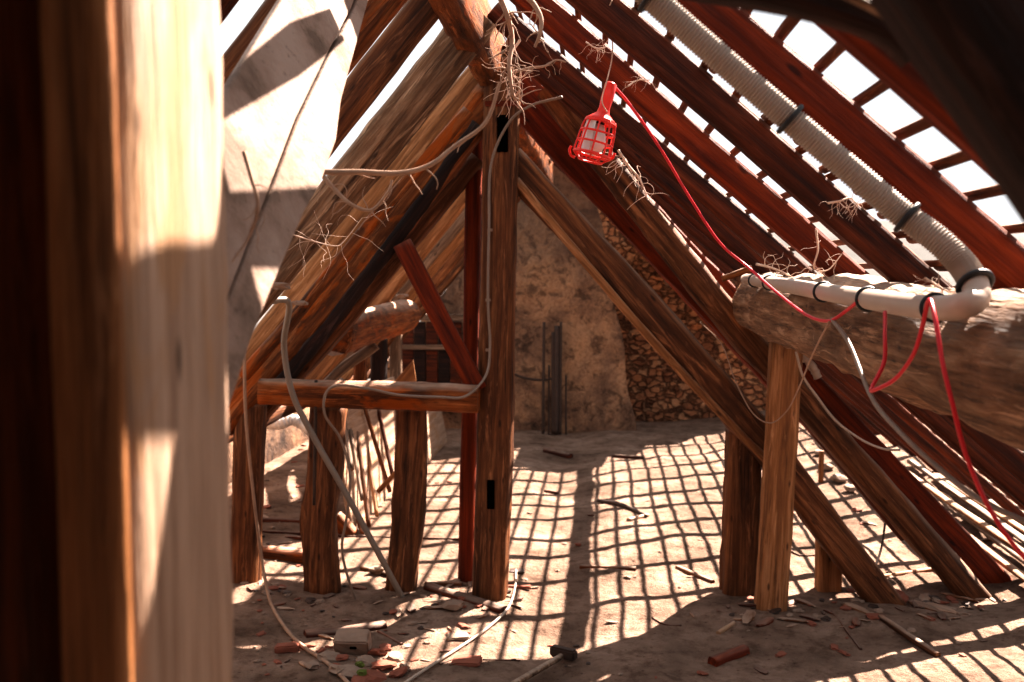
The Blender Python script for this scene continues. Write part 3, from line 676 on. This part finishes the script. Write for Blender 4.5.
root_tuft('thick pale root hanging in front of the ridge beam end', [(498, -8), (507, 15), (512, 40), (509, 65), (512, 90), (515, 100)], 3.0, 'twig', .010, 16, .18)
root_tuft('curled pale root with blunt tip right of the ridge beam', [(520, -8), (532, 2), (541, 18), (540, 34), (535, 47)], 2.6, 'twig', .009, 5, .1)
root_tuft('tangle of fine roots hanging at the top of central post', [(520, 40), (508, 60), (512, 80), (506, 98)], 3.2, 'web', .005, 22, .2)
root_tuft('pale root twig reaching right from the central post head', [(512, 73), (530, 68), (545, 66), (556, 60), (566, 62)], 3.4, 'twig', .006, 8, .1)
root_tuft('long blurred branch crossing in front of the left rafters', [(214, 142), (245, 150), (290, 158), (320, 171), (360, 172), (400, 173), (430, 165), (455, 146), (486, 122), (500, 82)], 2.1, 'twig', .0085, 4, .12, 'dry_branch')
root_tuft('blurred forked branch below the long one at left', [(318, 170), (335, 190), (352, 205), (372, 210), (388, 192), (392, 180)], 2.2, 'twig', .006, 6, .12, 'dry_branch')
root_tuft('thin dark shoot against the pale boards', [(244, 152), (252, 180), (258, 205), (250, 235), (232, 262)], 1.5, 'twig', .004, 4, .1, 'dry_branch')
root_tuft('cobwebby fibres strung beside the pale boards at left', [(285, 232), (310, 240), (335, 246), (345, 240), (362, 218)], 3.0, 'web', .0024, 10, .25)
root_tuft('cobweb tuft on the second gap right of ribbed conduit foot', [(828, 203), (840, 201), (850, 198), (858, 205)], 2.4, 'web', .003, 12, .09)
root_tuft('forked cobweb strand hanging under the rafters above pale conduit', [(816, 230), (818, 250), (814, 268), (828, 270), (842, 254)], 3.0, 'web', .0035, 8, .12)
root_tuft('cobweb tuft beside the bend of the conduit', [(925, 278), (935, 284), (945, 290), (955, 292)], 2.1, 'web', .0025, 16, .08)
root_tuft('fibres at the tip of the thick log', [(756, 264), (772, 268), (790, 276), (798, 284)], 4.2, 'web', .006, 14, .2)
root_tuft('strand of fibres below the red lamp hook', [(618, 150), (628, 165), (640, 180), (648, 200)], 3.9, 'web', .006, 12, .2)
root_tuft('small fibre tuft on the rafter right of the lamp', [(628, 86), (638, 80), (650, 80)], 2.6, 'web', .0022, 8, .08)
root_tuft('fibres clinging between sky gaps near top centre', [(586, 42), (596, 48), (606, 47)], 3.2, 'web', .003, 10, .1)
# white debris caught on left purlin
for (x, y, Y, s, lb) in ((280, 286, 4.0, .05, 'pale mortar lump lodged on the left beams, upper'), (300, 303, 4.1, .035, 'pale mortar lump lodged on the left beams, lower'),
                         (385, 287, 7.2, .06, 'rubble lump on the broken log end, beside the red brace'), (402, 296, 7.2, .05, 'smaller rubble lump at the tip of broken log')):
    tag(rock('mortar_lump', at(x, y, Y), s, M['mortar'], .5), lb, 'rubble')

# ------------------------------------------------------------------ far end
dr = empty('door_1', Vector((-1.72, 10.2, .25)))
tag(dr, 'dark plank door low in the far gable wall', 'door', kind='structure')
for i in range(5): box_obj('plank', Vector((-1.95 + i * .125, 10.17, .68)), .118, .03, .88, M['nearblack' if i % 2 else 'deep'], parent=dr)
q = box_obj('lintel', Vector((-1.68, 10.12, 1.17)), .72, .07, .06, M['grey'], parent=dr); q['label'] = 'weathered grey board over the planks'
box_obj('rail', Vector((-1.70, 10.13, .86)), .60, .03, .05, M['grey'], parent=dr)
tag(ibeam('stud', [(396, 318), (396, 408)], 8.9, 12, M['grey'], sq=7, rough=.004), 'grey-tan vertical stud left of the far plank door', 'stud')
tag(ibeam('stud', [(379, 322), (379, 408)], 8.3, 16, M['nearblack'], sq=5, rough=.006), 'black vertical stud between the orange and grey studs', 'stud')
tag(beam('stud', [at(360, 322, 7.1), Vector((at(360, 400, 7.1).x, 7.1, -.02))], .09, .085, M['orange'], sq=8, rough=.003), 'orange sawn stud under the broken log end', 'stud')
tag(ibeam('sloping_board', [(376, 345), (343, 368), (320, 392)], 6.2, 10, M['grey'], depth=.03, sq=5, rough=.004), 'grey weathered board slanting down to the tie beam', 'plank')
tag(ibeam('sloping_board', [(452, 218), (415, 262), (374, 302)], 7.9, 13, M['grey'], depth=.10, sq=5, rough=.004), 'grey-topped beam rising behind the red brace', 'beam')
# triangular offcut leaning
tri = [at(*p) for p in ((392, 384, 6.6), (413, 360, 6.6), (417, 386, 6.6))]
tag(prism('board_offcut', tri, (0, -1, 0), .02, M['pine']), 'pale triangular board offcut standing behind the tie beam', 'plank')
# leaning panel in the sun
def quad(a, b, c, d): return [Vector(a), Vector(b), Vector(c), Vector(d)]
pA = quad((-1.50, 6.0, .01), (-1.47, 7.75, .01), (-1.60, 7.75, .80), (-1.63, 6.0, .82))
nA = (pA[1] - pA[0]).cross(pA[3] - pA[0]); nA = nA if nA.x > 0 else -nA
tag(prism('board_partition', pA, nA, .03, M['tan']), 'wide pale board panel leaning left, chequered with sun shadows', 'panel')
pB = quad((-1.42, 7.85, .01), (-1.42, 9.3, .01), (-1.52, 9.25, .42), (-1.52, 7.9, .46))
tag(prism('board_partition', pB, nA, .03, M['tan']), 'smaller pale board leaning beyond the crooked post', 'panel')
sticks = [((364, 405), (390, 492), 6.5, 'brown'), ((378, 408), (393, 478), 6.6, 'deep'), ((357, 432), (369, 528), 6.15, 'brown'), ((366, 440), (377, 516), 6.3, 'pine'),
          ((350, 430), (362, 500), 6.3, 'grey'), ((352, 498), (363, 534), 6.0, 'orange'), ((341, 402), (352, 470), 6.6, 'grey')]
sl = ['longest brown stick leaning on the chequered panel', 'dark stick nearest the crooked post on the panel', 'brown stick with its foot lowest on the panel', 'pale slender stick in the middle of the panel', 'grey stick leaning left of centre on the panel', 'short orange stick at the foot of the panel', 'grey stick at upper left of the panel beside cracked post']
for (a, b, Y, mt), lb in zip(sticks, sl):
    pa = at(a[0], a[1], 1.555 / (598 - a[0]) * 1000)
    q = at(b[0], b[1], 1.40 / (598 - b[0]) * 1000)
    tag(beam('leaning_stick', [pa, q], .022, .026, M[mt], sq=3, rough=.003, step=.06, nring=10), lb, 'stick', 'sticks leaning on the sunlit panel')
tag(ibeam('leaning_stick', [(402, 466), (378, 492)], 6.2, 5, M['pine'], sq=5, rough=.002), 'short pale stick crossing behind the crooked post', 'stick')
tag(ibeam('wood_block', [(335, 516), (352, 536)], 5.95, 15, M['orange'], sq=6, rough=.004), 'dark orange timber block at the foot of the panel', 'block')
# bars leaning on far wall
for i, (x0, x1, y0, y1, w, lb) in enumerate(((544, 543, 322, 424, 3, 'thin'), (553, 553, 332, 428, 4, 'left thick'), (557, 556, 326, 431, 6, 'thickest'), (561, 560, 322, 430, 3, 'right thin'), (549, 549, 365, 426, 2, 'shortest'), (566, 566, 375, 426, 2, 'rightmost short'))):
    b = at(x1, y1, 10.1); b.z = -.02
    tag(beam('iron_bar', [at(x0, y0, 10.22), b], w * .0095, w * .0095, M['steel'], sq=3, rough=.002, nring=8), lb + ' dark bar propped on the far plaster wall', 'bar', 'dark bars propped on far wall')
tag(itube('wall_cable', [(505, 370, 10.15), (525, 378, 10.2), (545, 380, 10.2), (556, 377, 10.15)], .012, M['steel']), 'dark cable sagging across the far plaster wall', 'cable')

# ------------------------------------------------------------------ things on the floor
def fstick(label, a, b, r, mat, name='wood_stick', cat='stick', flat=1.0, mid=None, lift=.35, group=None):
    pts = [fl(*a, r * lift)] + ([fl(*mid, r * lift)] if mid else []) + [fl(*b, r * lift)]
    o = beam(name, pts, r * 2 * flat, r * 2, M[mat], side=(1, .01, 0) if abs(a[1] - b[1]) > abs(a[0] - b[0]) else (0, 1, 0), sq=3.5, rough=r * .12, step=.05, nring=10)
    return tag(o, label, cat, group)
fstick('straight orange stick lying in the sunlit grid', (580, 568), (636, 570), .014, 'orange')
fstick('stick with dark end slanting in grid left of split post', (677, 568), (713, 583), .012, 'brown')
fstick('thick brown bark piece in shade near the bottom right centre', (712, 665), (745, 652), .024, 'red')
fstick('dark lath lying at the shadow edge bottom right', (880, 618), (938, 657), .014, 'brown')
fstick('thin twig lying left of the dark lath bottom right', (832, 612), (861, 650), .006, 'deep', 'twig', 'twig')
fstick('dark plank lying at the foot of the central post', (428, 588), (504, 612), .020, 'deep', 'plank', 'plank', 1.6)
fstick('stick lying between crooked post and cracked post', (362, 569), (402, 579), .014, 'brown')
fstick('dark stick near the far wall base', (545, 452), (571, 458), .03, 'deep')
fstick('flat dark stick in the far sunlit grid', (613, 457), (644, 459), .018, 'deep')
fstick('orange squared timber lying between the two left posts', (258, 557), (310, 562), .042, 'orange', 'timber', 'timber', lift=.6)
fstick('second timber behind the orange one at left', (235, 538), (250, 541), .035, 'brown', 'timber', 'timber')
fstick('long thin rail crossing the floor behind left posts', (262, 532), (345, 537), .010, 'deep', 'lath', 'lath')
fstick('thin lath across the sun patches behind crooked post', (345, 537), (468, 540), .008, 'deep', 'lath', 'lath')
fstick('lath on the floor against thin red post foot', (425, 584), (462, 585), .012, 'brown', 'lath', 'lath')
fstick('flat dark lath in shade at left behind posts', (258, 521), (305, 523), .018, 'deep', 'lath', 'lath')
fstick('dark splintered bark strip in shade bottom left', (305, 636), (385, 626), .016, 'deep', 'bark_strip', 'bark', 1.8, mid=(345, 632))
fstick('small dark twig below the splintered strip', (378, 632), (402, 645), .007, 'deep', 'twig', 'twig')
fstick('thin straight twig lying in the sun at bottom centre', (483, 660), (520, 661), .004, 'deep', 'twig', 'twig')
fstick('twig beside the tile pieces at bottom centre', (440, 665), (462, 656), .005, 'deep', 'twig', 'twig')
fstick('curved dark twig at edge of shade, centre right', (652, 618), (681, 626), .005, 'deep', 'twig', 'twig', mid=(665, 625))
fstick('pale wooden chip in shade left of the split post foot', (718, 634), (734, 624), .010, 'tan', 'wood_chip', 'chip')
fstick('pale offcut below the dark bent hose', (628, 521), (648, 516), .014, 'tan', 'wood_chip', 'chip')
fstick('dark short stick at left edge of the sunlit grid', (545, 492), (558, 494), .014, 'deep')
fstick('stick lying behind pine stub on the sunlit floor', (880, 578), (935, 570), .012, 'pine')
fstick('thin bent twig left of the pine stub', (786, 548), (817, 556), .006, 'deep', 'twig', 'twig', mid=(800, 556))
tag(itube('thin_rod', [(886, 515, 5.6), (882, 545, 5.5), (875, 568, 5.4)], .006, M['steel'], seg=6), 'thin dark rod leaning behind the strut foot', 'rod')
# plank pile at the right eaves
for i in range(7):
    x = 2.12 + i * .075 + random.uniform(-.02, .02); y0 = 4.6 + random.uniform(0, .5); y1 = y0 + random.uniform(1.6, 3.2)
    z = fz(x, y0) + .02 + random.uniform(0, .03)
    o = beam('eaves_plank', [(x, y0, z), (x + random.uniform(-.08, .08), y1, fz(x, y1) + .03)], .05, .022, M[random.choice(['grey', 'grey', 'pine'])], side=(1, 0, 0), sq=6, rough=.003, step=.15, nring=10)
    tag(o, 'sun-bleached plank lying in the heap along the right eaves', 'plank', 'planks heaped at the right eaves')
# hammer
h0, h1 = fl(512, 690, .02), fl(560, 664, .03)
hm = empty('hammer', h1); tag(hm, 'old hammer lying at the bottom centre, wooden handle', 'hammer')
q = tube('handle', [h0, h0.lerp(h1, .5), h1 + (h1 - h0) * .25], .0135, M['grey'], seg=10, parent=None); q.parent = hm; q.matrix_basis = hm.matrix_world.inverted() @ q.matrix_basis
ang = math.atan2((h1 - h0).y, (h1 - h0).x)
q = box_obj('head', h1 + (h1 - h0).normalized() * .03 + Vector((0, 0, .01)), .042, .12, .045, M['steel'], Matrix.Rotation(ang, 4, 'Z'), hm, .008)
# bricks and tiles
def tile(label, px, py, sx_, sy_, sz_, rz, mat='brick', tilt=0, group=None, name='tile_piece', cat='tile'):
    c = fl(px, py, sz_ * .38); o = box_obj(name, c, sx_, sy_, sz_, M[mat], Matrix.Rotation(rz, 4, 'Z') @ Matrix.Rotation(tilt, 4, 'X'), None, .006, .008)
    return tag(o, label, cat, group)
hb = tile('hollow clay brick with pale fired face in the rubble heap', 353, 652, .145, .08, .10, .05, 'mortar', .5, name='hollow_brick', cat='brick')
q = box_obj('core_hole_shade', Vector((.01, -.041, .02)), .03, .01, .014, M['dark']); q.parent = hb  # black block painting the shade inside the brick's core
tile('red brick piece lying left in the shade', 287, 651, .10, .06, .035, .3)
tile('flat pinkish tile piece by the white cable', 458, 638, .10, .08, .018, .2, 'mortar')
tile('square tile piece standing in sun at bottom centre', 467, 663, .12, .10, .02, 0, 'brick')
tile('small red brick stub beside the central post foot', 463, 600, .05, .03, .02, -.6)
tile('flat dark plug plate at the end of white cable', 517, 572, .08, .07, .012, .1, 'steel', name='plug_plate', cat='plate')
tile('red tile strip at the right of central post foot', 519, 588, .12, .03, .015, 0)
tag(rock('stone', fl(452, 609, .02), .06, M['mortar'], .5, .2), 'rounded tan stone at the foot of the central post', 'stone')
tag(rock('stone', fl(377, 574, .02), .045, M['grey'], .8, 0), 'dark earthy clod between the left posts', 'stone')
tag(rock('stone', fl(893, 600, .02), .085, M['brick'], .5, .4, .2), 'large reddish stone between strut foot and brown beam', 'stone')
tag(rock('stone', fl(578, 546, .01), .022, M['brick'], .6), 'small red lump above the straight orange stick', 'stone')
for (x, y, s) in ((312, 668, .04), (330, 660, .04), (338, 672, .05), (352, 676, .06), (366, 664, .04), (376, 655, .05), (384, 668, .05), (395, 660, .045), (372, 680, .06), (398, 676, .05), (386, 650, .035), (342, 660, .03), (405, 668, .03), (360, 684, .05)):
    o = rock('rubble_piece', fl(x, y, .012), s, M[random.choice(['brick', 'brick', 'mortar'])], .5, random.uniform(0, 3), random.uniform(-.5, .5), random.uniform(1, 1.8))
    tag(o, 'broken tile or mortar piece in the heap at bottom left', 'rubble', 'rubble heap at bottom left')
for x, y in ((360, 673), (362, 681)):
    mm = M.setdefault('moss', plain('green_moss', (.10, .13, .02), .9, var=.4, scale=30))
    tag(rock('moss_clump', fl(x, y, .035), .022, mm, .8), 'small green moss clump on the rubble heap', 'moss', 'moss clumps on the rubble heap')
# scattered chips
protos = []
for i in range(7):
    o = rock('floor_chip', Vector((0, 0, -5)), .02, M[['brick', 'mortar', 'deep', 'brick', 'steel', 'mortar', 'brown'][i]], .45, 0, 0, [1.4, 1.1, 2.6, 1.8, 1.2, 1.6, 3.2][i]); protos.append(o)
first = set()
def chip(px, py, s, ty=None):
    k = random.randrange(7) if ty is None else ty; p = protos[k]
    if k in first: o = p.copy(); C.objects.link(o)
    else: o = p; first.add(k)
    o.location = fl(px, py, .004); o.rotation_euler = (random.uniform(-.3, .3), 0, random.uniform(0, 3.1)); o.scale = (s, s, s)
    tag(o, 'small chip of tile, mortar or wood strewn on the earth floor', 'chip', 'chips strewn on the floor')
for i in range(150):
    px = random.uniform(235, 1010); py = 440 + 240 * random.random() ** .8
    if 600 < px and py < 600 and random.random() < .35: continue
    chip(px, py, random.choice([.4, .5, .7, .9, 1.2]))
for i in range(60): chip(random.uniform(232, 470), random.uniform(585, 680), random.choice([.5, .7, 1.0, 1.4]))
for i in range(26): chip(random.uniform(232, 320), random.uniform(440, 545), random.choice([1, 1.4, 2.0]))
for i in range(30): chip(random.uniform(850, 1000), random.uniform(470, 610), random.choice([.8, 1.2, 1.8]), random.choice([0, 1, 5, 6]))
for i in range(70): chip(random.uniform(715, 1005), random.uniform(598, 624), random.choice([.7, 1.0, 1.5, 2.0]), random.choice([0, 1, 2, 4, 6, 6]))
for i in range(40): chip(random.uniform(235, 520), random.uniform(580, 612), random.choice([.7, 1.0, 1.6]), random.choice([0, 1, 2, 4, 6, 6]))
# white rubble behind brown beam
for (x, y, s, lb) in ((818, 455, .05, 'chalky lump in the gap right of pine post, upper'), (826, 470, .06, 'chalky lump in the gap right of pine post, middle'), (838, 482, .07, 'chalky lump in gap beside brown beam, lower'), (850, 492, .06, 'chalky lump lowest beside the brown beam')):
    tag(rock('chalky_rubble', fl(x, y, .03), s, M['mortar'], .6, x), lb, 'rubble')
tag(beam('stake', [fl(821, 482), fl(821, 482) + Vector((0, 0, .24))], .03, .035, M['pine'], sq=6, rough=.002), 'tiny upright stake standing in the rubble right of pine post', 'stake')

# ------------------------------------------------------------------ light
w = bpy.data.worlds.new('World'); sc.world = w; w.use_nodes = True; nt = w.node_tree
bg = nt.nodes['Background']; tc = N(nt, 'ShaderNodeTexCoord'); n = noise_node(nt, tc.outputs['Generated'], 2.5, 5)
r = ramp(nt, ((.35, (.90, .93, 1.0)), (.65, (1, 1, 1)))); nt.links.new(n.outputs[0], r.inputs[0]); nt.links.new(r.outputs[0], bg.inputs[0]); bg.inputs[1].default_value = .80
sd = SD.normalized()
sl_ = bpy.data.lights.new('sun', 'SUN'); sl_.energy = 21; sl_.angle = math.radians(.5); sl_.color = (1, .87, .77)
so = bpy.data.objects.new('sun', sl_); C.objects.link(so); so.rotation_euler = sd.to_track_quat('Z', 'Y').to_euler(); so.location = (3, 6, 8)
sc.view_settings.view_transform = 'Standard'; sc.view_settings.look = 'None'; sc.view_settings.exposure = 0.60; sc.view_settings.gamma = .82
sc.cycles.max_bounces = 8; sc.cycles.diffuse_bounces = 4
try:
    sc.cycles.use_denoising = True; sc.cycles.denoiser = 'OPENIMAGEDENOISE'
except Exception: pass
